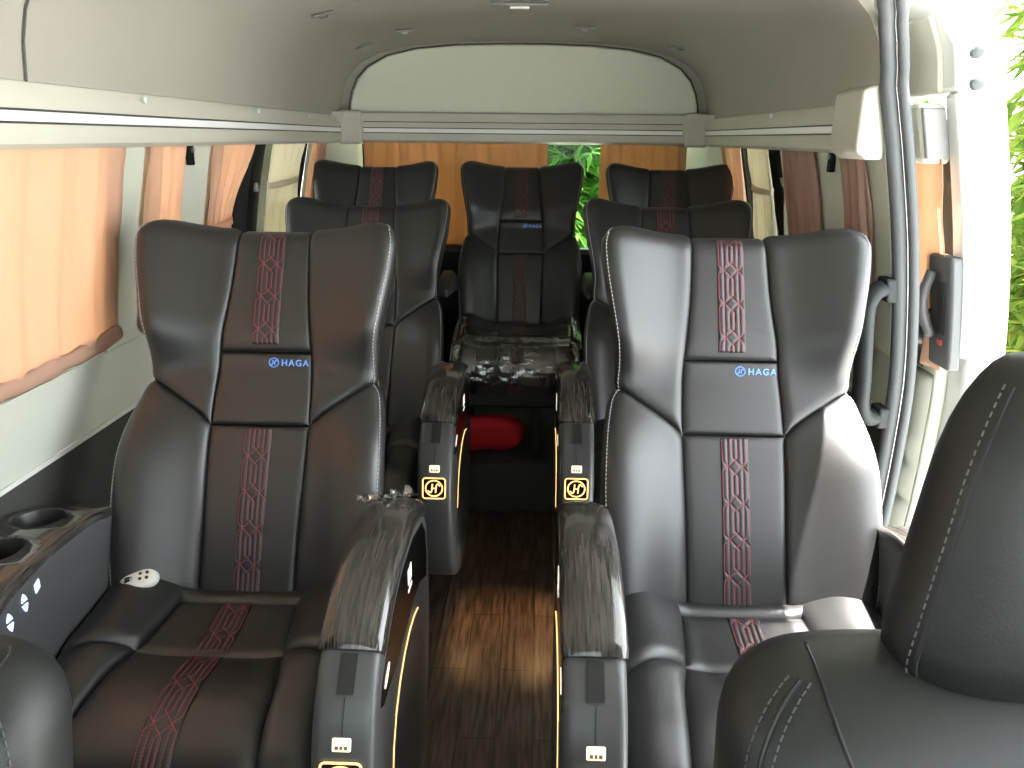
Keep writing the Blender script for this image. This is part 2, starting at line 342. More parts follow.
# ------------------------------------------------------------------ curtains
def curtain_mesh(m, y0, y1, z0, z1, xfun, waves, amp, waist=None, hem=0, seed=0, nz=44, tilt=0, anchor=0):
    """hanging cloth between y0 and y1; waist=(z, width factor) where a tie pulls it in; anchor 0 gathers towards y0, 1 towards y1"""
    n = int(waves * 10); rows = []
    for j in range(nz + 1):
        z = z1 + (z0 - z1) * j / nz; k = 1.
        if waist:
            zt, wf = waist
            k = 1 - (1 - wf) * (math.exp(-((z - zt) / .10) ** 2) if z < zt else math.exp(-((z - zt) / .17) ** 2))
        yc = y0 + (y1 - y0) * anchor; row = []
        for i in range(n + 1):
            s = i / n; y = y0 + (y1 - y0) * s; y = yc + (y - yc) * k
            y += tilt * (z1 - z) * (s - .2)
            ph = 2 * pi * waves * s + .9 * noise.noise((s * 3 + seed, z * 1.5, seed)) * 2
            a = amp * (.7 + .5 * noise.noise((s * 6, seed * 3.1, z))) * (1 if k > .8 else 1.15)
            w = a * (sin(ph) + .35 * sin(2.3 * ph + 1)) + .006 * noise.noise((s * 9, z * 8, seed))
            row.append(xfun(y, z, w))
        rows.append(row)
    m.grid(rows)
def side_curtain(sx, y0, y1, z0, z1, waves, amp, material, label, off=-.018, waist=None, seed=0, group=None, hem=False, tie=None, tilt=0, anchor=0, wall=None):
    f = wall or (lambda y, z, w: (sx * (WP(z) + off) + w * sx * 1.0, y, z))
    o = empty('curtain', f((y0 + y1) / 2, z1, 0)); tag(o, label, 'curtain', group)
    inv = Vector(o.location)
    m = MB(); curtain_mesh(m, y0, y1, z0, z1, f, waves, amp, waist, seed=seed, tilt=tilt, anchor=anchor)
    m.v = [p - inv for p in m.v]; c = m.build('cloth', material, o, sharp=180)
    md = c.modifiers.new('sol', 'SOLIDIFY'); md.thickness = .0015
    if hem:
        m = MB(); rows = []
        for i in range(60):
            y = y0 + (y1 - y0) * i / 59; r = .013 + .005 * noise.noise((y * 14, 0, seed)); zz = z0 + .012 + .006 * noise.noise((y * 9, 3, seed)) + .012 * sm(y, y1 - .12, y1)
            c0 = Vector(f(y, zz, 0)); rows.append([c0 + Vector((cos(t) * r * .9, 0, sin(t) * r * 1.5)) for t in [2 * pi * k / 8 for k in range(8)]])
        m.loft(rows); m.v = [p - inv for p in m.v]; m.build('gathered_hem', HEM, o, sharp=180)
    if waist:
        zt = waist[0]; yc = y0 + (y1 - y0) * anchor; a = yc + (y0 - yc) * waist[1]; b = yc + (y1 - yc) * waist[1]
        m = MB(); pts = []
        c0 = Vector(f((a + b) / 2, zt, 0)); hw_ = (b - a) / 2 + .008
        rows = [[c0 + Vector((cos(t) * .026, sin(t) * hw_, dz + .006 * sin(t))) for t in [2 * pi * k / 20 for k in range(20)]] for dz in (-.010, -.004, .004, .010)]
        m.grid(rows, close_u=True); m.v = [p - inv for p in m.v]; t_ = m.build('tie_back', material, o); md = t_.modifiers.new('sol', 'SOLIDIFY'); md.thickness = .003
    return o
side_curtain(-1, .60, 1.735, .886, 1.36, 8.5, .010, PEACH, 'wide drawn peach curtain over the big front side window', hem=True, seed=1)
m = MB()
side_curtain(-1, 1.850, 2.035, .885, 1.36, 3, .008, PEACH, 'narrow peach curtain hanging between two cream pillars of the left wall', seed=2, hem=True)
side_curtain(-1, 2.225, 2.56, .90, 1.36, 5, .009, PEACH, 'peach curtain gathered by a tie beside the black window divider', waist=(1.10, .50), seed=3)
side_curtain(-1, 2.735, 3.12, .90, 1.36, 5, .012, CREAM, 'cream curtain gathered by a tie at the rear left window', waist=(1.19, .80), seed=4)
side_curtain(-1, 3.2, 3.40, .90, 1.36, 4, .010, PEACH, 'slim peach curtain in the rear left corner behind a headrest', seed=5)
side_curtain(1, 1.88, 2.03, .80, 1.36, 3, .008, PEACH_SHADED, 'narrow peach curtain, shade tinted into its cloth, beside the sliding door pillar', seed=6)
side_curtain(1, 2.225, 2.51, .80, 1.36, 7, .008, PEACH_SHADED, 'pleated peach curtain with shade tinted in, at the rear right window front edge', seed=7)
side_curtain(1, 2.66, 2.93, .90, 1.36, 4, .012, CREAM, 'cream curtain tied at the middle in the rear right window', waist=(1.19, .72), seed=8, anchor=.5)
side_curtain(1, 3.06, 3.34, .90, 1.36, 4, .010, PEACH, 'slim peach curtain in the rear right corner behind a headrest', seed=9)
rear = lambda y, z, w: (y, YB - .045 + w, z)
side_curtain(1, -.70, .115, .872, 1.36, 11, .008, PEACH_DIMMED, 'wide peach curtain over the left part of the tailgate window', seed=10, wall=rear)
side_curtain(1, .345, .72, .872, 1.36, 6, .009, PEACH_DIMMED, 'shorter peach curtain over the right part of the tailgate window', seed=11, wall=rear, waist=None)

# ------------------------------------------------------------------ seats
H = .79; TH = R(28); YJ = .41; ZJ = .450
BN = Vector((0, -cos(TH), sin(TH))); BU = Vector((0, sin(TH), cos(TH))); B0 = Vector((0, YJ, ZJ))
HW = crv([(0, .243), (.12, .254), (.28, .262), (.42, .258), (.52, .246), (.58, .233), (.66, .234), (.76, .248), (.87, .263), (.95, .268), (1.0, .266)])
CW = crv([(0, .098), (.2, .100), (.45, .104), (.65, .098), (.82, .084), (1, .078)])
def hwt(t):
    r = .055; d = (1 - t) * H
    h = HW(t)
    if d < r: h -= .05 * (1 - sqrt(max(0, 1 - (1 - d / r) ** 2)))
    return h
def bw(u, t):
    a = abs(u)
    w = .070 * sm(a, .085, .30) * sm(t, .50, .74) + .055 * sm(a, .10, .24) * sm(t, .60, .34) + .018 * sm(t, .60, .72) + .012 * sin(pi * min(1, t / .6))
    de = hwt(t) - a
    w -= .020 * (1 - puff(de, .022))
    w -= .045 * (1 - puff((1 - t) * H, .045))
    return w
def top_t(u):   # wings rise a little above the middle
    return 1 + .012 * sm(abs(u), .06, .24) - .006
def bp(u, t, lift=0):
    return B0 + Vector((u, 0, 0)) + BU * (t * H) + BN * (bw(u, min(t, 1)) + lift)
def pad(f, na, nb, amp, ew, nrm, keep=(0, 0, 0, 0)):
    """padded panel over surface f(a, b); keep=(a0, a1, b0, b1) edges that stay full height"""
    A, Bv = spread(na), spread(nb); P = [[f(a, b) for a in A] for b in Bv]; rows = []
    for j, b in enumerate(Bv):
        wa = sum((P[j][i + 1] - P[j][i]).length for i in range(na)); row = []
        for i, a in enumerate(A):
            wb = sum((P[k + 1][i] - P[k][i]).length for k in range(nb)) if j == 0 else pad.wb[i]
            if j == 0: pad.wb = getattr(pad, 'wb', {}); pad.wb[i] = wb
            du = P[j][min(i + 1, na)] - P[j][max(i - 1, 0)]; dv = P[min(j + 1, nb)][i] - P[max(j - 1, 0)][i]
            n = du.cross(dv)
            n = n.normalized() if n.length > 1e-9 else nrm.copy()
            if n.dot(nrm) < 0: n = -n
            k = 1.
            for d, kp in ((a * wa, keep[0]), ((1 - a) * wa, keep[1]), (b * wb, keep[2]), ((1 - b) * wb, keep[3])):
                if not kp: k *= puff(d, ew)
            row.append(P[j][i] + n * (amp * k))
        rows.append(row)
    return rows
# pattern of the quilted strip: line segments in units of line spacing, period 7
def pattern_lines(n_per, start=0.):
    P = 7.2; L = []
    for k in range(-1, n_per + 2):
        o = k * P + start
        L += [[(0, 1.0 + o), (0, P - 1.0 + o), (3, P + 2.0 + o), (3, 2 * P - 1.7 + o)],
              [(2, 2.0 + o), (2, P - 1.7 + o), (5, P + 1.3 + o)],
              [(3, P - 1.7 + o), (0, P + 1.0 + o)],
              [(5, 1.3 + o), (5, P - .9 + o), (2, P + 2.0 + o)],
              [(1, .3 + o), (1, P + o)], [(4, .3 + o), (4, P + .1 + o)]]
    return L
def seg_dist(px, py, a, b):
    dx, dy = b[0] - a[0], b[1] - a[1]; l = dx * dx + dy * dy
    t = 0 if l == 0 else max(0, min(1, ((px - a[0]) * dx + (py - a[1]) * dy) / l))
    return math.hypot(px - a[0] - t * dx, py - a[1] - t * dy)
def quilt(surf, length, half, name_parent, start=0., mirror=False):
    """surf(u, v, lift): u across -half..half, v 0..length from the top; builds strip and its red thread as two meshes"""
    s = 2 * half / 5.6; PL = pattern_lines(int(length / s / 7.2) + 1, start); segs = []
    for L in PL:
        for a, b in zip(L, L[1:]): segs.append((a, b))
    nu = 34; nv = int(length / .0022); rows = []
    for j in range(nv + 1):
        v = length * j / nv; y = v / s; near = [g for g in segs if min(g[0][1], g[1][1]) - .6 < y < max(g[0][1], g[1][1]) + .6]; row = []
        for i in range(nu + 1):
            u = -half + 2 * half * i / nu; x = u / s + 2.5
            d = min([seg_dist(x, y, *g) for g in near] or [1]) * s
            h = .0026 * puff(d, .0045)
            e = min(half - abs(u), v, length - v); h += .0035 * puff(e, .004) - .001
            row.append(surf(-u if mirror else u, v, h))
        rows.append(row)
    m = MB(); m.grid(rows); strip = m.build('quilted_strip', QUILT, name_parent, sharp=180, weld=False)
    m = MB()
    for (a, b) in segs:
        n = max(2, int(math.hypot(b[0] - a[0], b[1] - a[1]) * 2.2))
        for k in range(n):
            for q in (0,):
                t0, t1 = k / n, (k + 1) / n - .02
                p0 = (a[0] + (b[0] - a[0]) * t0, a[1] + (b[1] - a[1]) * t0); p1 = (a[0] + (b[0] - a[0]) * t1, a[1] + (b[1] - a[1]) * t1)
                if not (0 < p0[1] * s < length and 0 < p1[1] * s < length): continue
                dx, dy = p1[0] - p0[0], p1[1] - p0[1]; l = math.hypot(dx, dy) or 1; w = .00075 / s; nx, ny = -dy / l * w, dx / l * w
                q4 = [(p0[0] + nx, p0[1] + ny), (p1[0] + nx, p1[1] + ny), (p1[0] - nx, p1[1] - ny), (p0[0] - nx, p0[1] - ny)]
                top = [surf((-1 if mirror else 1) * (x - 2.5) * s, y * s, .0041) for x, y in q4]; bot = [surf((-1 if mirror else 1) * (x - 2.5) * s, y * s, .0024) for x, y in q4]
                m.add(top + bot, [(0, 1, 2, 3), (0, 4, 5, 1), (2, 6, 7, 3), (1, 5, 6, 2), (3, 7, 4, 0)])
    return strip, m
def dashes(path, step, ln, w, h):
    """short raised stitches along a list of (point, normal)"""
    m = MB(); acc = 0
    for (p, n), (q, n2) in zip(path, path[1:]):
        d = (q - p); l = d.length
        if l < 1e-6: continue
        d /= l; x = acc
        while x < l:
            c = p + d * x; e = c + d * ln; sd = d.cross(n).normalized() * w
            m.add([c - sd + n * -h * .3, e - sd + n * -h * .3, e + sd + n * -h * .3, c + sd + n * -h * .3, c - sd * .5 + n * h, e - sd * .5 + n * h, e + sd * .5 + n * h, c + sd * .5 + n * h],
                  [(4, 5, 6, 7), (0, 1, 5, 4), (1, 2, 6, 5), (2, 3, 7, 6), (3, 0, 4, 7)])
            x += step
        acc = x - l
    return m
def text_mesh(txt, size, mtx, thick=.0006, bold=.0):
    cu = bpy.data.curves.new('txt', 'FONT'); cu.body = txt; cu.size = size; cu.extrude = thick; cu.offset = bold; cu.align_x = 'LEFT'; cu.space_character = 1.25
    o = bpy.data.objects.new('txt', cu); COL.objects.link(o)
    dg = bpy.context.evaluated_depsgraph_get(); me = bpy.data.meshes.new_from_object(o.evaluated_get(dg)); bpy.data.objects.remove(o); bpy.data.curves.remove(cu)
    m = MB(); m.add([mtx @ v.co for v in me.vertices], [list(p.vertices) for p in me.polygons]); bpy.data.meshes.remove(me); return m
def emblem(m, mtx, r, th):
    """ring with a letter H whose stems hook into the ring"""
    circ = [mtx @ Vector((r * 1.06 * cos(t), r * sin(t), 0)) for t in [2 * pi * k / 36 for k in range(36)]]
    m.tube(circ, th, 6, close=True)
    P = lambda x, y: mtx @ Vector((x * r, y * r, 0))
    m.tube([P(-.62, -.45), P(-.52, -.55), P(-.38, -.52), P(-.30, -.38), P(-.24, .10), P(-.20, .55)], th, 6)
    m.tube([P(.62, .45), P(.52, .55), P(.38, .52), P(.30, .38), P(.24, -.10), P(.20, -.55)], th, 6)
    m.tube([P(-.27, 0), P(.27, 0)], th, 6)
    m.tube([P(-.78, -.3), P(-.62, -.45)], th, 6); m.tube([P(.78, .3), P(.62, .45)], th, 6)

def make_backrest(root, mirror):
    # shell behind and around the pads
    m = MB(); rows = []
    ts = [0, .05, .12, .2, .3, .4, .5, .55, .6, .68, .76, .84, .9, .94, .97, .985, .995, 1.0]
    for t in ts:
        h = hwt(t) - .002; wE = bw(h, t) - .003; bk = -.10 - .012 * sin(pi * t); k = 1 - .55 * sm(t, .9, 1.0)
        bk = wE + (bk - wE) * k
        pr = [(h, wE), (h + .004, wE - .02), (h - .002, bk * .6 + wE * .4), (h - .02, bk * .9 + wE * .1), (h - .05, bk), (0, bk - .01)]
        ring = pr + [(-u, w) for u, w in pr[-2::-1]] + [(-h * .6, min(wE, -.01)), (0, min(wE, -.02) - .01), (h * .6, min(wE, -.01))]
        rows.append([B0 + Vector((u, 0, 0)) + BU * (t * H * (top_t(u) if t > .9 else 1)) + BN * w for u, w in ring])
    m.loft(rows); back = m.build('backrest', SHELL, root, sharp=60)
    def seam(a): return .445 + .125 * a ** .75
    def surf_wing(s): return lambda a, b: bp(s * (CW(seam(a) + (1 - seam(a)) * b) * (1 - a) + hwt(seam(a) + (1 - seam(a)) * b) * a), (seam(a) + (1 - seam(a)) * b) * (top_t(CW(.9) * (1 - a) + .26 * a) if b > .9 else 1))
    def surf_bol(s): return lambda a, b: bp(s * (CW(seam(a) * b) * (1 - a) + hwt(seam(a) * b) * a), seam(a) * b)
    for s in (-1, 1):
        fw, fb = surf_wing(s), surf_bol(s)
        m = MB(); rw_ = pad(fw, 26, 34, .012, .028, BN, keep=(0, 1, 0, 1)); m.grid(rw_); m.build('wing_panel', LEATHER, back, sharp=180)
        m = MB(); rb_ = pad(fb, 24, 34, .014, .032, BN, keep=(0, 1, 0, 0)); m.grid(rb_); m.build('side_bolster', LEATHER, back, sharp=180)
        for rows_ in (rw_, rb_):
            path = []
            for j in range(1, len(rows_) - 1):
                p = rows_[j][-3]; n = (rows_[j][-2] - rows_[j][-5]).cross(rows_[j + 1][-3] - rows_[j - 1][-3]).normalized()
                if n.dot(BN) < 0: n = -n
                path.append((p, n))
            dashes(path, .0085, .0058, .0009, .0012).build('stitching', THREAD_W, back, weld=False, smooth=False)
        pts = [bp(s * (hwt(t) + .002), t, -.004) + Vector((s * .003, 0, 0)) for t in [k / 60 for k in range(60)]]
        m = MB(); m.tube(pts, .0042, 6); m.build('piping', LEATHER, back)
    cols = [(0, .448, 'center_panel', .006), (.452, .648, 'logo_panel', .007), (.652, 1.0, 'center_panel', .006)]
    for t0, t1, nm, amp in cols:
        f = lambda a, b, t0=t0, t1=t1: bp((2 * a - 1) * CW(t0 + (t1 - t0) * b), t0 + (t1 - t0) * b)
        m = MB(); m.grid(pad(f, 20, 22, amp, .014, BN, keep=(0, 0, 0, t1 == 1.0))); cp = m.build(nm, LEATHER, back, sharp=180)
        if nm == 'logo_panel':
            m = text_mesh('HAGA', .0185, Matrix.Translation((.0345, -.0065, 0)), .0006, .0003); emblem(m, Matrix.Translation((.0185, 0, 0)), .0095, .0010)
            m.v = [bp(p.x, .622 + p.y / H, amp + .0008 + p.z) for p in m.v]; m.build('embroidered_logo', BLUE, back, weld=False)
        else:
            L = (t1 - t0) * H - .012; base = t1 * H - .004
            def sf(u, v, lift, base=base, amp=amp): return bp(u, (base - v) / H, amp - .001 + lift)
            st, mm = quilt(sf, L - (.006 if t1 == 1 else 0), .0285, back, .5 if t1 == 1 else -1.5)
            mm.build('red_stitching', THREAD, back, weld=False, smooth=False)
    return back

# cushion path from the backrest (s = 0) forward and down over the front edge
CP = [(-.03, .448), (.03, .458), (.12, .448), (.20, .446), (.28, .455), (.345, .450), (.395, .425), (.425, .388), (.435, .335), (.43, .28)]
CS = [0.]
for a, b in zip(CP, CP[1:]): CS.append(CS[-1] + math.hypot(b[0] - a[0], b[1] - a[1]))
CD = crv([(s, d) for s, (d, z) in zip(CS, CP)]); CZ = crv([(s, z) for s, (d, z) in zip(CS, CP)]); SE = CS[-1]
CHW = .252
def cp_(u, s, lift=0):
    a = abs(u); d, z = CD(s), CZ(s); td = CD(s + .004) - CD(s - .004); tz = CZ(s + .004) - CZ(s - .004)
    l = math.hypot(td, tz) or 1; n = Vector((0, tz / l, td / l))
    h = .034 * sm(a, .09, .20) * sm(s, .36, .20) + .010 * sm(a, .12, .22) - .045 * (1 - puff(CHW - a, .045))
    return Vector((u, YJ - d, z)) + n * (h + lift)
def make_cushion(root):
    m = MB(); m.box(-.235, .235, YJ - .40, YJ + .06, .27, .425); cu = m.build('cushion', SHELL, root, bevel=.02)
    UP = Vector((0, -.35, .93)); sc0 = .215
    ci = crv([(0, .115), (.06, .118), (.22, .135), (.3, .150), (SE, .168)])
    def add(nm, f, na, nb, amp, ew, keep=(0, 0, 0, 0)):
        m = MB(); m.grid(pad(f, na, nb, amp, ew, UP, keep)); return m.build(nm, LEATHER, cu, sharp=180)
    add('lumbar_roll', lambda a, b: cp_((2 * a - 1) * .15, .0 + .062 * b), 20, 10, .016, .028)
    add('seat_panel', lambda a, b: cp_((2 * a - 1) * ci(.062 + (sc0 - .062) * b), .062 + (sc0 - .062) * b), 22, 18, .010, .022)
    add('front_panel', lambda a, b: cp_((2 * a - 1) * ci(sc0 + (SE - sc0) * b), sc0 + (SE - sc0) * b), 22, 26, .016, .035, (0, 0, 0, 1))
    sb = lambda a: sc0 + .055 * a ** 1.3
    for sgn in (-1, 1):
        add('side_bolster', lambda a, b: cp_(sgn * (ci(sb(a) * b) * (1 - a) + CHW * a), .012 + (sb(a) - .012) * b), 20, 22, .016, .032, (0, 1, 0, 0))
        def ff(a, b):
            s = sb(a) + (SE - sb(a)) * b; return cp_(sgn * (ci(s) * (1 - a) + CHW * a), s)
        add('front_side_panel', ff, 18, 24, .016, .032, (0, 1, 0, 1))
        edge = []
        for k in range(61):
            s = .29 + (SE - .30) * k / 60; n = (Vector((sgn * .8, 0, 0)) + UP * .6).normalized(); edge.append((cp_(sgn * (CHW - .004), s) + n * .011, n))
        dashes(edge, .0085, .0058, .0009, .0012).build('stitching', THREAD_W, cu, weld=False, smooth=False)
    for s0, s1, amp in ((.070, sc0 - .006, .010), (sc0 + .010, SE, .016)):
        def sf(u, v, lift, s0=s0, amp=amp):
            s = s0 + v; e = min(v + .008, (s1 - s) + (.008 if amp < .012 else .2)); return cp_(u, s, amp * puff(e, .022 if amp < .012 else .035) - .001 + lift)
        st, mm = quilt(sf, s1 - s0, .030, cu, 1.0)
        mm.build('red_stitching', THREAD, cu, weld=False, smooth=False)
    return cu

# armrest silhouette (y, z) in the seat's own frame: starts at the top rear, runs forward and down, round the bottom
AP = [(.44, .655), (.38, .683), (.30, .700), (.20, .702), (.12, .688), (.05, .662), (0, .632), (-.045, .585), (-.075, .525), (-.088, .455), (-.082, .37), (-.055, .28), (-.005, .20), (.07, .145), (.17, .12), (.28, .125), (.38, .17), (.45, .26), (.485, .38), (.49, .50), (.478, .60)]
def apath():
    S = [0.]
    for a, b in zip(AP, AP[1:]): S.append(S[-1] + math.hypot(b[0] - a[0], b[1] - a[1]))
    return crv([(s, p[0]) for s, p in zip(S, AP)]), crv([(s, p[1]) for s, p in zip(S, AP)]), S
AY, AZ, AS = apath()
AC = (.20, .42)
def afr(s):
    """point, tangent (towards the front and down), outward normal of the armrest silhouette"""
    y, z = AY(s), AZ(s); ty, tz = AY(s + .003) - AY(s - .003), AZ(s + .003) - AZ(s - .003); l = math.hypot(ty, tz)
    t = Vector((0, ty / l, tz / l)); n = Vector((0, t.z, -t.y))
    if n.y * (y - AC[0]) + n.z * (z - AC[1]) < 0: n = -n
    return Vector((0, y, z)), t, n
def rounded(pts, cx, hw, r, m):
    """solid with the closed outline pts (y, z) extruded across x with rounded rims"""
    rows = []; c = (sum(p[0] for p in pts) / len(pts), sum(p[1] for p in pts) / len(pts)); N = len(pts)
    nr = []
    for i in range(N):
        a, b = pts[i - 1], pts[(i + 1) % N]; ty, tz = b[0] - a[0], b[1] - a[1]; l = math.hypot(ty, tz) or 1; n = (tz / l, -ty / l)
        if n[0] * (pts[i][0] - c[0]) + n[1] * (pts[i][1] - c[1]) < 0: n = (-n[0], -n[1])
        nr.append(n)
    rows = []
    for k in [0, 22, 45, 67, 90]:
        a = R(k); ins = r * (1 - sin(a)); dx = r * (1 - cos(a))
        rows.append([(cx - hw + dx, p[0] - n[0] * ins, p[1] - n[1] * ins) for p, n in zip(pts, nr)])
    rows = rows + [[(2 * cx - x, y, z) for x, y, z in r_] for r_ in rows[::-1]]
    m.loft(rows)
def make_armrest(root, sgn):
    """aisle armrest; sgn = +1 when the aisle is on the +x side of the seat"""
    cx = .316 * sgn; hw = .046; outer = cx + sgn * hw
    pts = [(AY(AS[-1] * k / 90), AZ(AS[-1] * k / 90)) for k in range(91)]
    m = MB(); rounded(pts, cx, hw, .016, m); body = m.build('armrest', PLASTIC, root, sharp=60)
    # veneer cap along the top, from the rear to the start of the front face
    s0, s1 = 0.0, AS[6] - .008
    rows = []; K = 36
    for k in range(K + 1):
        s = s0 + (s1 - s0) * k / K; p, t, n = afr(s); e = puff(min(k / K * (s1 - s0) + .004, (1 - k / K) * (s1 - s0) + .002), .014); row = []
        for (x, h) in [(-1.06, -.020), (-1.08, -.004), (-1.02, .006), (-.8, .0125), (-.4, .016), (0, .017), (.4, .016), (.8, .0125), (1.02, .006), (1.08, -.004), (1.06, -.020), (0, -.02)]:
            row.append(Vector((cx, 0, 0)) + Vector((hw * x * (.93 + .07 * e), p.y, p.z)) + n * (h * e if h > 0 else h))
        rows.append(row)
    m = MB(); m.loft(rows); m.build('wood_cap', CAPWOOD, body, sharp=60)
    s = AS[6]; X = Vector((1, 0, 0))
    def frame(s, lift):
        p, t, n = afr(s); return Matrix.Translation(Vector((cx, p.y, p.z)) + n * lift) @ Matrix((X, -t, n)).transposed().to_4x4()
    m = MB()
    sw = []
    for k in range(9):
        p, t, n = afr(s - .004 + .056 * k / 8); sw.append([Vector((cx + q, p.y, p.z)) + n * h for q, h in ((-.0125, -.004), (-.012, .003), (.012, .003), (.0125, -.004))])
    m.loft(sw); m.build('release_switch', PLASTIC_D, body, sharp=30)
    m = MB(); m.tube([afr(s + .056 + .05 * k / 8)[0] + Vector((cx, 0, 0)) + afr(s + .056 + .05 * k / 8)[2] * .0002 for k in range(9)], .0009, 5); m.build('mould_line', PLASTIC_D, body)
    # glowing charging badge with a small socket glyph
    M = frame(s + .118, .0015); m = MB(); m.box(-.0135, .0135, -.0095, .0095, -.004, .001, M); bd = m.build('charging_badge', WARMSOFT, body, bevel=.003)
    m = MB()
    for x0, x1, y0, y1 in ((-.009, -.004, -.006, -.001), (-.002, .002, -.006, -.001), (.004, .009, -.006, -.001)): m.box(x0, x1, y0, y1, .0008, .0016, M)
    m.build('badge_glyph', GLYPH, body, smooth=False)
    # glowing emblem in a rounded square frame
    M = frame(s + .168, .002); m = MB(); h = .029; r = .007; loop = []
    for (sx, sy, a0) in ((1, 1, 0), (-1, 1, 90), (-1, -1, 180), (1, -1, 270)):
        for k in range(6): a = R(a0 + 18 * k); loop.append(M @ Vector((sx * (h - r) + r * cos(a), sy * (h * .92 - r) + r * sin(a), 0)))
    m.tube(loop, .0018, 6, close=True); emblem(m, M, .0205, .0018); m.build('glowing_emblem', WARM, body)
    m = MB(); m.box(-h, h, -h * .92, h * .92, -.006, -.0012, M); m.build('emblem_plate', EMBLEM_BACK, body, bevel=.002)
    # aisle side: gloss inlay, display, oval lamp and curved light line
    def flat(poly, th, name, material, lift=0):
        m = MB(); a = [(outer + sgn * (lift - .002), y, z) for y, z in poly]; b = [(outer + sgn * (lift + th), y, z) for y, z in poly]; m.loft([a, b]); return m.build(name, material, body, sharp=30)
    tear = [(-.020, .560), (.0, .588), (.05, .618), (.12, .648), (.20, .663), (.30, .662), (.40, .640), (.44, .60), (.45, .53), (.44, .50), (.36, .535), (.28, .545), (.20, .540), (.12, .538), (.05, .545), (0, .548)]
    flat(tear, .001, 'gloss_inlay', GLOSS)
    m = MB()
    for a, b, c, d in ((.232, .246, .605, .633), (.252, .266, .605, .633), (.232, .266, .590, .596)): m.box(*sorted((outer + sgn * .0008, outer + sgn * .0018)), a, b, c, d)
    m.build('display', WHITELED, body, smooth=False)
    flat([(.03 + .006 * cos(t) + .014 * cos(t) , .578 + .0065 * sin(t) + .008 * cos(t)) for t in [2 * pi * k / 20 for k in range(20)]], .002, 'oval_lamp', WHITELED)
    arc = [(outer + sgn * .001, y, z) for y, z in [(.325, .50), (.28, .512), (.23, .515), (.18, .508), (.13, .49), (.085, .46), (.055, .42), (.04, .375)]]
    m = MB(); m.tube(arc, .0013, 6); m.build('light_line', WARM, body)
    disc = [(.20 + .20 * cos(t), .325 + .165 * sin(t)) for t in [2 * pi * k / 40 for k in range(40)]]
    flat(disc, .0006, 'side_disc', PLASTIC)
    return body
def make_console(root, sgn):
    """window-side console with two cup holders; sgn = +1 when it stands on the +x side"""
    cx = .335 * sgn; hw = .078
    pts = [(.43, .630), (.37, .648), (.30, .655), (.20, .655), (.10, .640), (.02, .60), (-.04, .54), (-.07, .46), (-.075, .36), (-.05, .26), (0, .19), (.1, .15), (.25, .15), (.38, .2), (.43, .3), (.445, .45), (.443, .58)]
    N = len(pts); S = [0.]
    for a, b in zip(pts, pts[1:]): S.append(S[-1] + math.hypot(b[0] - a[0], b[1] - a[1]))
    fy, fz = crv([(s, p[0]) for s, p in zip(S, pts)]), crv([(s, p[1]) for s, p in zip(S, pts)])
    fine = [(fy(S[-1] * k / 80), fz(S[-1] * k / 80)) for k in range(81)]
    m = MB(); rounded(fine, cx, hw, .014, m); body = m.build('console', PLASTIC, root, sharp=60)
    s1 = S[6]; rows = []
    for k in range(31):
        s = s1 * k / 30; y, z = fy(s), fz(s); ty, tz = fy(s + .003) - fy(s - .003), fz(s + .003) - fz(s - .003); l = math.hypot(ty, tz); n = Vector((0, tz / l, -ty / l))
        if n.z < 0: n = -n
        rows.append([Vector((cx + hw * x, y, z)) + n * h for x, h in ((-1.02, -.006), (-1.03, .004), (-.96, .010), (0, .011), (.96, .010), (1.03, .004), (1.02, -.006), (0, -.008))])
    m = MB(); m.loft(rows); cap = m.build('console_top', CAPWOOD, body, sharp=60)
    cups = [(.335, .645), (.215, .648)]
    for (y, z) in cups:
        cm = MB(); cm.tube([(cx + sgn * .012, y, z - .09), (cx + sgn * .012, y, z + .08)], .045, 28); cut = cm.build('cut', None)
        for tgt in (cap, body):
            md = tgt.modifiers.new('b', 'BOOLEAN'); md.object = cut; md.operation = 'DIFFERENCE'; md.solver = 'EXACT'
            dg = bpy.context.evaluated_depsgraph_get(); me = bpy.data.meshes.new_from_object(tgt.evaluated_get(dg)); tgt.modifiers.clear(); old = tgt.data; tgt.data = me; bpy.data.meshes.remove(old)
        bpy.data.objects.remove(cut)
        m = MB(); c0 = Vector((cx + sgn * .012, y, z)); prof = [(.001, -.075), (.036, -.075), (.041, -.06), (.0435, .012), (.0455, .0155), (.049, .0150), (.050, .010), (.0465, .004), (.0445, -.08), (.001, -.083)]
        m.grid([[c0 + Vector((r * cos(t), r * sin(t), h)) for t in [2 * pi * k / 32 for k in range(32)]] for r, h in prof], close_u=True); m.build('cup_holder', PLASTIC_D, body, sharp=35)
    # lit seat controls on the face towards the cushion
    xin = cx - sgn * hw; m = MB()
    def tri(y, z, up, sc=.0115):
        pl = [(-.8, -.1), (.8, -.1), (.45, .55), (0, 1.05), (-.45, .55)]; q = [(y + a * sc * .75, z + (b + .12) * sc * (1 if up else -1) * 1.0) for a, b in pl]
        m.loft([[(xin - sgn * -.001, a, b) for a, b in q], [(xin - sgn * .0022, a, b) for a, b in q]])
    for y, z in ((.098, .602), (.138, .612)):
        for up in (True, False):
            m = MB(); tri(y, z + (.003 if up else -.003), up); m.build('lit_seat_control', BLUELED, body, smooth=False)
    q = [(.168, .626), (.180, .632), (.180, .617), (.168, .611)]; m = MB(); m.loft([[(xin + sgn * .001, a, b) for a, b in q], [(xin - sgn * .0022, a, b) for a, b in q]])
    m.build('lit_seat_control', BLUELED, body, smooth=False)
    return body
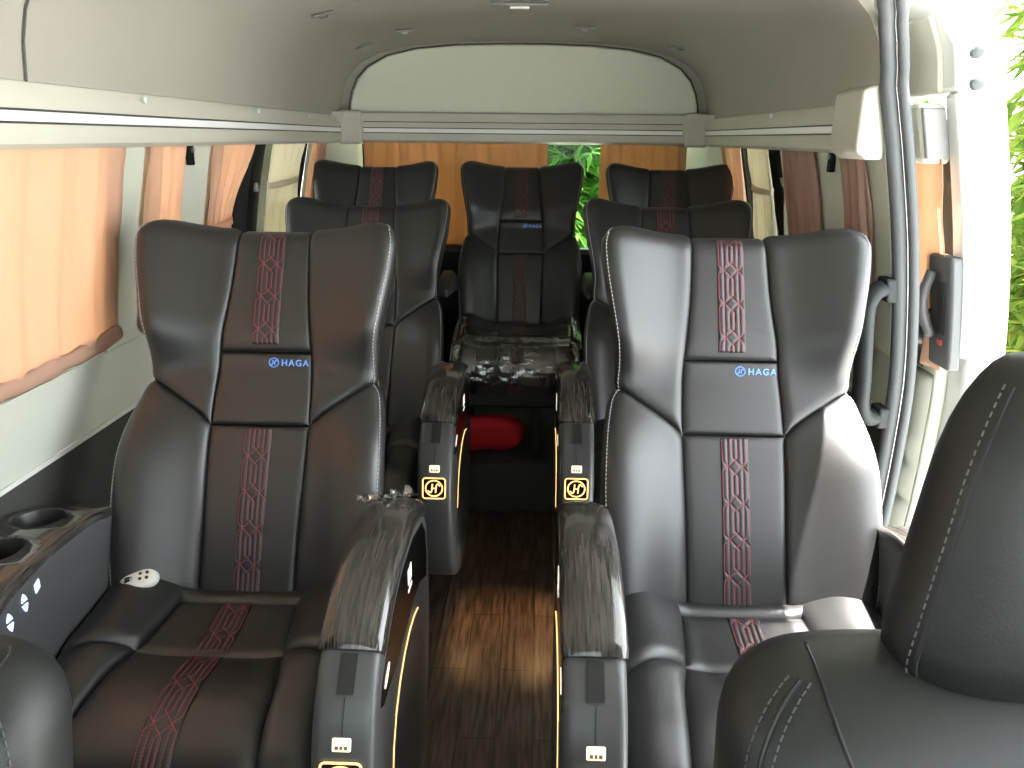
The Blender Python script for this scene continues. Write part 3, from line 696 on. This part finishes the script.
def make_base(root):
    m = MB(); m.box(-.20, .20, .06, YJ + .08, .02, .30); b = m.build('seat_base', PLASTIC_D, root, bevel=.03)
    for x in (-.17, .17):
        m = MB(); m.box(x - .02, x + .02, .0, YJ + .14, 0, .03); m.build('floor_track', METAL, b, bevel=.004)
    return b
def make_seat(sgn, arms=True):
    """sgn = side (+x or -x) of the aisle armrest"""
    root = empty('captain_seat'); make_backrest(root, sgn < 0); make_cushion(root); make_base(root)
    if arms: make_armrest(root, sgn); make_console(root, -sgn)
    return root
seatL = make_seat(1); seatL.location = (-.497, .95, 0)
tag(seatL, 'black leather captain seat in front beside the wide drawn peach curtain', 'seat', 'captain seats with lit armrests')
seatR = empty('captain_seat', (.490, .95, 0))
for ch in seatL.children:
    if ch.name.split('.')[0] in ('backrest', 'cushion', 'seat_base'): copy_tree(ch, seatR)
make_armrest(seatR, -1); make_console(seatR, 1)
tag(seatR, 'black leather captain seat in front beside the open sliding door, sunlit on one side', 'seat', 'captain seats with lit armrests')
def lean(seat, deg=3):
    for ch in seat.children:
        if ch.name.startswith('backrest'): ch.matrix_basis = Matrix.Translation((0, YJ, ZJ)) @ Matrix.Rotation(R(-deg), 4, 'X') @ Matrix.Translation((0, -YJ, -ZJ))
s = copy_tree(seatL); s.location = (-.492, 1.915, -.004); lean(s); tag(s, 'black captain seat directly behind the one beside the wide peach curtain', 'seat', 'captain seats with lit armrests')
s = copy_tree(seatR); s.location = (.506, 1.915, .004); lean(s); tag(s, 'black captain seat directly behind the sunlit one by the door', 'seat', 'captain seats with lit armrests')
rear_seats = []
for x, y, z, lab in ((-.586, 2.63, .20, 'black seat in the rear row at the left corner curtains'), (.007, 2.745, .20, 'black seat in the middle of the rear row with plastic over its cushion'), (.603, 2.63, .20, 'black seat in the rear row at the right corner curtains')):
    r_ = empty('captain_seat', (x, y, z)); r_.scale = (.925, .90, .90)
    for ch in seatL.children:
        if ch.name.split('.')[0] in (('backrest', 'cushion') if x == .007 else ('backrest', 'cushion', 'seat_base')): copy_tree(ch, r_)
    tag(r_, lab, 'seat', 'seats of the rear row'); rear_seats.append(r_)
mid = rear_seats[1]
for sx in (-1, 1):   # slim fold-down armrests and floor posts of the middle rear seat
    m = MB(); rounded([(.44, .62), (.40, .70), (.30, .73), (.12, .72), (.06, .69), (.06, .66), (.14, .65), (.34, .63)], sx * .295, .026, .012, m); a = m.build('armrest', PLASTIC_D, mid, sharp=60)
    m = MB(); m.tube([(sx * .323, .13, .69), (sx * .327, .13, .69)], .008, 10); m.build('button', METAL, a)
    m = MB(); m.box(-.23 if sx < 0 else .070, -.20 if sx < 0 else .100, -.02, .01, 0, .31); m.build('leg', PLASTIC_D, mid, bevel=.005)
    m = MB(); m.box(sx * .22 - .018, sx * .22 + .018, .42, .46, 0, .31); m.build('leg', PLASTIC_D, mid, bevel=.005)
m = MB(); m.box(-.235, .235, -.03, .0, .22, .32); m.build('front_apron', SHELL, mid, bevel=.012)
# ------------------------------------------------------------------ front seats
def front_seat(x, y, label, hwf=.295):
    root = empty('front_seat', (x, y, 0)); tag(root, label, 'seat', 'front seats of the van')
    zt = .918
    # backrest: rounded slab, panels split by a seam
    def hwz(z):
        d = zt - z; r = .08; h = hwf - .015 * sm(z, .55, .95)
        return h - (.075 * (1 - sqrt(max(0, 1 - (1 - d / r) ** 2))) if d < r else 0)
    zs = [.36, .42, .5, .6, .68, .74, .79, .82, .845, .865, .88, .893, .903, .909, .914, .917, .918]
    rows = []
    for z in zs:
        h = hwz(z); k = .085 * puff(zt - z + .002, .07) ; yo = (z - .4) * .32; ring = []
        for i in range(40):
            t = 2 * pi * i / 40; c, s_ = cos(t), sin(t); e = .42
            ring.append((h * math.copysign(abs(c) ** e, c), yo + k * math.copysign(abs(s_) ** (.75), s_), z))
        rows.append(ring)
    m = MB(); m.loft(rows); bk = m.build('backrest', LEATHER_FRONT, root, sharp=180)
    def fp(u, z, lift=0):   # point on the face looking at the cabin
        h = hwz(z); k = .085 * puff(zt - z + .002, .07); yo = (z - .4) * .32; c = max(-1, min(1, u / h)); tt = math.acos(math.copysign(min(1, abs(c) ** (1 / .42)), c))
        return Vector((u, yo - (k + lift) * abs(sin(tt)) ** .75, z + lift * .5))
    for sx in (-1, 1):
        pts = [fp(sx * (.140 + .068 * sm(z, .72, .93)) , z, .001) for z in [.922 - .004 * k for k in range(10)] + [.88 - .02 * k for k in range(22)]]
        m = MB(); m.tube(pts, .0016, 6); m.build('seam', SHELL, bk)
        for off, nm in ((.019, 'piping'), (.027, 'stitching'), (.011, 'stitching')):
            path = []
            for k in range(70):
                z = .908 - .49 * k / 69; u = sx * (hwz(z) - off); path.append((fp(u, z, .001), Vector((sx * .6, -.8, .2)).normalized()))
            if nm == 'piping': m = MB(); m.tube([p for p, n in path], .0022, 6); m.build('piping', LEATHER_FRONT, bk)
            else: dashes(path, .0085, .0055, .0008, .0010).build('stitching', THREAD_D, bk, weld=False, smooth=False)
    # headrest on two posts
    hd = empty('headrest', (.012, 0, 0)); hd.parent = root
    rows = []; z0, z1 = .888, 1.180
    def hz(t): return .160 - .068 * t
    tts = [0, .01, .03, .06, .1, .18, .3, .42, .55, .68, .78, .86, .92, .96, .985, 1]
    for t in tts:
        z = z0 + (z1 - z0) * t; f = puff(t, .16) * puff(1 - t, .36); h = hz(t) * (.62 + .38 * f); k = .062 * (.25 + .75 * f); ring = []
        for i in range(40):
            a = 2 * pi * i / 40; c, s_ = cos(a), sin(a)
            ring.append((h * math.copysign(abs(c) ** .62, c), .16 + .05 * t + k * math.copysign(abs(s_) ** .8, s_), z))
        rows.append(ring)
    m = MB(); m.loft(rows); pz = m.build('headrest_pad', LEATHER_FRONT, hd, sharp=180)
    for sx in (-1, 1):
        path = []
        for k in range(60):
            t = .05 + .88 * k / 59; f = puff(t, .16) * puff(1 - t, .36); h = hz(t) * (.62 + .38 * f); kk = .062 * (.25 + .75 * f)
            a = pi + R(28); c, s_ = cos(a), sin(a)
            path.append((Vector((-sx * h * math.copysign(abs(c) ** .62, c), .16 + .05 * t + (kk + .0006) * math.copysign(abs(s_) ** .8, s_), z0 + (z1 - z0) * t)), Vector((sx * .5, -.85, 0)).normalized()))
        m = MB(); m.tube([p for p, n in path], .0022, 5); m.build('seam', SHELL, hd)
        dashes([(p + Vector((sx * .007, .001, 0)), n) for p, n in path], .0085, .005, .0008, .0008).build('stitching', THREAD_D, hd, weld=False, smooth=False)
        m = MB(); m.tube([(sx * .065, .165, .86), (sx * .065, .168, .90)], .006, 10); m.build('post', METAL, hd)
    m = MB(); m.box(-.25, .25, -.42, .0, .27, .44); m.build('seat_cushion', LEATHER_FRONT, root, bevel=.05)
    m = MB(); m.box(-.22, .22, -.38, .02, 0, .27); m.build('seat_base', PLASTIC_D, root, bevel=.02)
    return root
front_seat(.535, .44, 'charcoal leather front passenger seat with headrest, close to the camera at right')
front_seat(-.607, .43, 'charcoal leather driver seat, only its stitched shoulder showing at lower left', .265).scale = (1, 1, .975)

# ------------------------------------------------------------------ small things
# white remote on the left seat cushion
o = empty('remote_control', (-.690, 1.325, .502), R(20)); o.rotation_euler = (R(22), R(-8), R(15)); o.scale = (1.25, 1.25, 1.25); tag(o, 'small white oval remote lying on the cushion beside the curtain', 'remote control')
m = MB(); m.loft([[(.030 * k * cos(t), .020 * k * sin(t), z) for t in [2 * pi * i / 28 for i in range(28)]] for k, z in ((.8, 0), (.97, .004), (1, .009), (.93, .014), (.75, .017), (.4, .0185))]); m.build('case', WHITE_TRIM, o, sharp=80)
for x, y in ((.004, .006), (.014, .006), (.004, -.004), (.014, -.004)):
    m = MB(); m.tube([(x, y, .0165), (x, y, .0195)], .0026, 10); m.build('button', PLASTIC_D, o)
m = MB(); m.box(-.020, -.006, -.006, .006, .014, .0185); m.build('screen', PLASTIC_D, o, bevel=.002)
# crumpled plastic on the left armrest
def crumple(name, size, amp, seed, material, nx=26, ny=16, drape=0.):
    m = MB(); rows = []
    for j in range(ny + 1):
        row = []
        for i in range(nx + 1):
            x, y = (i / nx - .5) * size[0], (j / ny - .5) * size[1]; q = (x * 40 + seed, y * 40, seed)
            z = amp * (abs(noise.noise(q)) * 1.6 + .6 * abs(noise.noise((q[0] * 2.3, q[1] * 2.3, 5))))
            row.append((x + amp * .5 * noise.noise((x * 70, y * 70, 9 + seed)), y + amp * .5 * noise.noise((x * 70, y * 70, 4 + seed)), z - drape * abs(y / size[1]) ** 2))
        rows.append(row)
    m.grid(rows); return m
o = crumple('x', (.10, .07), .022, 3, FILM).build('plastic_wrap', FILM, None, sharp=20); o.location = (-.190, 1.325, .698); o.rotation_euler = (R(-22), 0, R(20)); tag(o, 'crumpled clear plastic scrap on the wood topped armrest', 'plastic wrap')
# plastic film over the cushion of the middle rear seat
m = MB(); rows = []
for j in range(61):
    v = j / 60; row = []
    for i in range(71):
        u = (i / 70 - .5) * .52; s = .01 + (SE - .03) * v; p = cp_(max(-.245, min(.245, u)), s); k = .9 if v > .55 else .35
        n = noise.noise((u * 9, v * 24, 2)); n2 = noise.noise((u * 60, v * 60, 7))
        lift = .032 + k * (.014 * abs(n) + .007 * abs(n2)) + (.010 * sm(v, .8, 1))
        td = Vector((0, -.35, .93)) if v < .6 else Vector((0, -.8, .6))
        row.append(p + td * lift + Vector((u - p.x, 0, 0)))
    rows.append(row)
m.grid(rows)
m.v = [Vector((p.x * .93, p.y * .90, p.z * .90)) for p in m.v]
o = m.build('plastic_cover', FILM, None, sharp=25); o.location = (.007, 2.745, .20); tag(o, 'wrinkled clear plastic cover over the middle rear cushion', 'plastic cover')
# red cloth bundle under the middle rear seat
m = MB(); rows = []
for j in range(15):
    v = j / 14 * pi; row = []
    for i in range(36):
        t = 2 * pi * i / 36; c, s_ = cos(t), sin(t); q = noise.noise((c * 1.5, s_ * 1.5, v * 1.2)) * .014
        row.append(((.145 + q) * math.copysign(abs(c) ** .5, c) * sin(v) ** .45, (.06 + q) * math.copysign(abs(s_) ** .6, s_) * sin(v) ** .5, .052 + (.06 + q * .6) * -cos(v) * 1.1 + .012))
    rows.append(row)
m.loft(rows); o = m.build('cloth_bundle', RED, None, sharp=180); o.location = (-.105, 2.82, .199); tag(o, 'folded red cloth lying on the dark floor under the middle rear seat', 'cloth')

# ------------------------------------------------------------------ door opening, grab handle, sliding door
def sec_x(z):   # body section continued into the roof
    if z <= 1.45: return WP(z)
    for (a, za), (b, zb) in zip(SEC, SEC[1:]):
        if za <= z <= zb: return -(a + (b - a) * (z - za) / (zb - za))
    return .6
ds = empty('trim_4'); struct(ds, 'grey rubber seal and white edge around the sliding door opening', 'door seal')
def seal_path(dy, dx):
    P = []
    for k in range(40):
        z = .02 + (1.50 - .02) * k / 39; P.append((sec_x(z) + dx, YD - dy, z))
    for k in range(1, 10):
        a = R(10 * k); P.append((sec_x(1.50 + .13 * sin(a)) + dx, YD - dy - .13 * (1 - cos(a)), 1.50 + .13 * sin(a)))
    x, y, z = P[-1]
    for k in range(1, 14): P.append((x, y - (y - .60) * k / 13, z))
    return P
m = MB(); m.tube(seal_path(.012, .010), .016, 10); m.build('rubber_seal', SEAL, ds, sharp=180)
m = MB(); m.tube(seal_path(.030, .034), .012, 8); m.build('seal_lip', SEAL, ds, sharp=180)
m = MB()
rows = [[(p[0] + q, p[1] - d, p[2]) for q, d in ((.016, -.02), (.036, -.012), (.055, -.004), (.055, -.06), (.016, -.06))] for p in seal_path(.0, .0)[:49]]
m.loft(rows); m.build('painted_edge', PAINT, ds, sharp=50)

gh = empty('grab_handle', (WP(.9), YD - .025, .88)); tag(gh, 'black grab handle on the pillar behind the sunlit front seat', 'handle')
m = MB()
px = lambda z: WP(z) - WP(.88)
for a, b in ((.12, .175), (-.185, -.135)):
    m = MB(); m.box(-.022, .004, .0, .055, a, b); m.v = [p + Vector((px(.88 + p.z), 0, 0)) for p in m.v]; m.build('mount', HANDLE, gh, bevel=.006)
m = MB()
pts = [(px(1.03) - .015, .03, .150), (px(1.02) - .045, .012, .142), (px(1.0) - .064, .004, .11), (px(.93) - .070, .0, .04), (px(.82) - .072, .0, -.06), (px(.76) - .068, .004, -.125), (px(.73) - .048, .012, -.158), (px(.72) - .015, .03, -.162)]
f = [crv([(i, p[k]) for i, p in enumerate(pts)]) for k in range(3)]
path = [Vector([f[k](7 * i / 40) for k in range(3)]) for i in range(41)]; rows = []
for i, p in enumerate(path):
    t = (path[min(i + 1, 40)] - path[max(i - 1, 0)]).normalized(); sd = Vector((0, 1, 0)); sd = (sd - t * sd.dot(t)).normalized(); q = t.cross(sd)
    rows.append([p + sd * .028 * cos(a) + q * .019 * sin(a) for a in [2 * pi * k / 14 for k in range(14)]])
m = MB(); m.loft(rows); m.build('grip', HANDLE, gh, sharp=180)

# sliding door standing open outside the wall
DX = .115; DY0 = 1.735; DY1 = 2.66; DTH = .115
dr = empty('door_1'); struct(dr, 'white sliding door standing open outside the right wall', 'door')
def door_piece(name, material, y0, y1, z0, z1, off, th, bevel=0, n=10, parent=dr):
    m = MB(); rows = []
    for i in range(n + 1):
        z = z0 + (z1 - z0) * i / n; x = sec_x(z) + DX
        rows.append([(x + off, y0, z), (x + off, y1, z), (x + off + th, y1, z), (x + off + th, y0, z)])
    m.loft(rows); return m.build(name, material, parent, bevel=bevel, sharp=40)
door_piece('lower_skin', PAINT, DY0, DY1, .05, .88, .03, DTH - .03, bevel=.02, n=8)
door_piece('front_frame', PAINT, DY0, DY0 + .060, .88, 1.45, .012, DTH - .012, bevel=.012)
door_piece('rear_frame', PAINT, DY1 - .085, DY1, .88, 1.45, .012, DTH - .012, bevel=.012)
m = MB(); rows = []
for z in (1.449, 1.46, 1.48, 1.54, 1.59, 1.63):
    x = sec_x(z) + DX; y0 = DY0 + .06 * sm(z, 1.5, 1.64) ** 2; rows.append([(x + .012, y0, z), (x + .012, DY1, z), (x + DTH, DY1, z), (x + DTH, y0, z)])
m.loft(rows); m.build('top_frame', PAINT, dr, bevel=.012)
door_piece('pane', GLASS, DY0 + .08, DY1 - .08, .88, 1.40, .07, .004)
door_piece('upper_trim', RAILP, DY0 + .055, DY1 - .05, 1.45, 1.60, .0, .014, bevel=.006, n=5)
door_piece('inner_trim', PANEL, DY0 + .075, DY1 - .05, .30, .885, .0, .03, bevel=.01)
door_piece('curtain_rail', RAILP, DY0 + .05, DY1 - .05, 1.305, 1.43, -.045, .06, bevel=.012, n=4)
door_piece('rail_end', GREYPL, DY0 + .040, DY0 + .052, 1.315, 1.42, -.042, .05, bevel=.004, n=3)
for z in (1.525, 1.465):
    m = MB(); x = sec_x(z) + DX + .05; m.tube([(x, DY0 + .003 + .05 * sm(z, 1.5, 1.64), z), (x, DY0 - .012, z), (x, DY0 - .014, z)], [.013, .013, .008], 14); m.build('rubber_bumper', SEAL, dr)
# door handle bezel with grip and red latch
BEZEL = mat('bezel_plastic', (.07, .076, .08), .45)
hb = door_piece('handle_bezel', BEZEL, DY0 + .006, DY0 + .115, .85, 1.11, -.014, .03, bevel=.008)
m = MB(); pts = [Vector((sec_x(z) + DX - .022 - .022 * sin(pi * (z - .92) / .15), DY0 + .075, z)) for z in [.92 + .15 * k / 14 for k in range(15)]]; m.tube(pts, .012, 10); m.build('grip', BEZEL, hb, sharp=180)
door_piece('recess', PLASTIC_D, DY0 + .028, DY0 + .060, .93, 1.05, -.0165, .004, parent=hb)
door_piece('lock_button', mat('red_latch', (.45, .05, .04), .5), DY0 + .035, DY0 + .05, .905, .917, -.019, .006, parent=hb)
m = MB(); rows = []
for i in range(17):
    z = .83 + .15 * i / 16; x = sec_x(z) + DX - .014; rows.append([(x - .03 * sin(pi * i / 16), DY0 + .115 + .03 * cos(i / 5), z), (x - .03 * sin(pi * i / 16), DY0 + .17, z), (x, DY0 + .17, z), (x, DY0 + .115, z)])
m.loft(rows); m.build('pull_pocket', PLASTIC_D, dr, sharp=60)
# quilted map pocket
m = MB(); rows = []
for j in range(41):
    z = .34 + .48 * j / 40; row = []
    for i in range(25):
        y = DY0 + .085 + (.62) * i / 24; e = puff(min(i / 24, 1 - i / 24) * .62, .03) * puff(min(z - .34, .82 - z), .02)
        q = abs(sin(z * 2 * pi / .20 + .5)) ** .5 * .014 if z < .66 else .008
        row.append((sec_x(z) + DX - .004 - e * (.010 + q), y, z))
    rows.append(row)
m.grid(rows); pk = m.build('map_pocket', mat('pocket_vinyl', (.24, .245, .21), .6), dr, sharp=180); md = pk.modifiers.new('s', 'SOLIDIFY'); md.thickness = .004; md.offset = 1
# curtain hung on the door
dcur = lambda y, z, w: (sec_x(z) + DX - .012 + w, y, z)
side_curtain(1, DY0 + .040, DY1 - .09, .84, 1.335, 8, .010, PEACH, 'peach curtain hanging inside the open sliding door', seed=12, wall=dcur)

# ------------------------------------------------------------------ outside
gm = mat('paved_ground', (.42, .43, .42), .9, vary=(3, (.50, .51, .49)))
m = MB(); m.box(-30, 30, -30, 40, -.55, -.50); struct(m.build('ground', gm, smooth=False), 'pale paved ground outside the van', 'ground')
def mat_leaf(name, c1, c2):
    m = bpy.data.materials.new(name); m.use_nodes = True; nt = m.node_tree; nt.nodes.clear()
    out = nt.nodes.new('ShaderNodeOutputMaterial'); d = nt.nodes.new('ShaderNodeBsdfDiffuse'); t = nt.nodes.new('ShaderNodeBsdfTranslucent'); x = nt.nodes.new('ShaderNodeMixShader'); x.inputs[0].default_value = .45
    g = nt.nodes.new('ShaderNodeNewGeometry'); r = nt.nodes.new('ShaderNodeValToRGB'); r.color_ramp.elements[0].color = (*c1, 1); r.color_ramp.elements[1].color = (*c2, 1)
    nt.links.new(g.outputs['Random Per Island'], r.inputs[0]); nt.links.new(r.outputs[0], d.inputs[0]); nt.links.new(r.outputs[0], t.inputs[0])
    nt.links.new(d.outputs[0], x.inputs[1]); nt.links.new(t.outputs[0], x.inputs[2]); nt.links.new(x.outputs[0], out.inputs[0]); return m
LEAFG = mat_leaf('bamboo_leaf', (.05, .17, .02), (.20, .38, .08)); LEAFY = mat_leaf('yellow_green_leaf', (.09, .19, .03), (.28, .34, .07))
CANE = mat('bamboo_cane', (.25, .32, .10), .5)
def bamboo(loc, h, rad, n, lmat, label, seed, ll=.13):
    rnd = random.Random(seed); root = empty('bamboo_shrub', loc); tag(root, label, 'bamboo', 'bamboo around the van')
    m = MB(); tips = []
    for k in range(9):
        a = rnd.random() * 6.28; r0 = rnd.random() * rad * .4; lean = rnd.random() * rad * .7; pts = []
        for i in range(8):
            t = i / 7; pts.append((cos(a) * (r0 + lean * t * t), sin(a) * (r0 + lean * t * t), h * t * (.85 + .15 * sin(a)))); tips.append(Vector(pts[-1]))
        m.tube(pts, [.014 * (1 - .7 * i / 7) for i in range(8)], 6)
    m.build('canes', CANE, root)
    m = MB()
    for k in range(n):
        c = rnd.choice(tips[1:]) * 1.0; c = c + Vector((rnd.gauss(0, rad * .36), rnd.gauss(0, rad * .36), rnd.gauss(0, h * .09)))
        az = rnd.random() * 6.28
        for q in range(4):
            d = Vector((cos(az + (q - 1.5) * .5), sin(az + (q - 1.5) * .5), rnd.uniform(-.9, .35))).normalized(); sd = d.cross(Vector((rnd.uniform(-.3, .3), rnd.uniform(-.3, .3), 1))).normalized(); l = ll * rnd.uniform(.6, 1.2); w = l * .12; up = sd.cross(d)
            m.add([c, c + d * l * .35 + sd * w + up * .004, c + d * l - Vector((0, 0, l * .15)), c + d * l * .35 - sd * w + up * .004], [(0, 1, 2, 3)])
    m.build('leaves', lmat, root, smooth=False, weld=False)
    return root
bamboo((.25, 4.9, -.5), 3.3, .45, 3200, LEAFG, 'bright green bamboo shrub outside the tailgate window', 1, .17)
bamboo((-2.5, 5.4, -.5), 3.2, .45, 2400, LEAFG, 'green bamboo outside the left wall behind the cream curtain', 4, .15)
bamboo((-3.0, 3.6, -.5), 3.0, .42, 2000, LEAFG, 'green bamboo outside the left wall beyond the tied peach curtain', 5)
bamboo((2.0, 5.5, -.5), 3.2, .45, 2400, LEAFG, 'green bamboo outside the rear right side window', 6, .15)
bamboo((2.6, 3.3, -.5), 3.6, .46, 7000, LEAFY, 'sunlit yellow green bamboo nearest the open sliding door', 7, .20)
bamboo((3.7, 5.1, -.5), 3.9, .55, 7000, LEAFY, 'tall sunlit bamboo farther beyond the open sliding door', 8, .22)

# ------------------------------------------------------------------ light
wd = bpy.data.worlds.new('World'); SC.world = wd; wd.use_nodes = True
bg = wd.node_tree.nodes['Background']; bg.inputs['Color'].default_value = (.90, .96, 1.0, 1); nt = wd.node_tree
tc = nt.nodes.new('ShaderNodeTexCoord'); sx_ = nt.nodes.new('ShaderNodeSeparateXYZ'); mr = nt.nodes.new('ShaderNodeMapRange')
mr.inputs['From Min'].default_value = -.2; mr.inputs['From Max'].default_value = .9; mr.inputs['To Min'].default_value = 1.5; mr.inputs['To Max'].default_value = 5.0   # hazy sky, brighter on the sun's side
nt.links.new(tc.outputs['Generated'], sx_.inputs[0]); nt.links.new(sx_.outputs['X'], mr.inputs['Value']); nt.links.new(mr.outputs[0], bg.inputs['Strength'])
sun = bpy.data.lights.new('sun', 'SUN'); sun.energy = 38.0; sun.angle = R(.6); sun.color = (1, .95, .88)
so = bpy.data.objects.new('sun', sun); COL.objects.link(so)
sd = Vector((.26, .06, 1)).normalized(); so.rotation_euler = sd.to_track_quat('Z', 'Y').to_euler(); so.location = (3, 0, 8)
for x, y in ((-.19, 1.98), (.17, 1.98)):
    l = bpy.data.lights.new('floor_light', 'SPOT'); l.energy = 1.2; l.color = (1, .55, .2); l.spot_size = R(95); l.spot_blend = .8; l.shadow_soft_size = .015
    lo = bpy.data.objects.new('floor_light', l); COL.objects.link(lo); lo.location = (x + (.06 if x < 0 else -.06), y, .24); lo.rotation_euler = (R(-8), R(-10 if x < 0 else 10), 0)

# ------------------------------------------------------------------ camera
cam = bpy.data.cameras.new('camera'); co = bpy.data.objects.new('camera', cam); COL.objects.link(co); SC.camera = co
cam.sensor_width = 36; cam.lens = 780 / 1024 * 36; cam.clip_start = .02
co.matrix_world = Matrix.Translation((.08, 0, 1.35)) @ Matrix.Rotation(R(1.8), 4, 'Z') @ Matrix.Rotation(R(90 - 17.5), 4, 'X') @ Matrix.Rotation(R(.6), 4, 'Z')
SC.view_settings.view_transform = 'Standard'; SC.view_settings.look = 'None'; SC.view_settings.exposure = 1.1; SC.view_settings.gamma = 1
SC.view_settings.use_curve_mapping = False
SC.cycles.use_denoising = True
SC.cycles.max_bounces = 10; SC.cycles.transparent_max_bounces = 12
SC.cycles.sample_clamp_indirect = 6
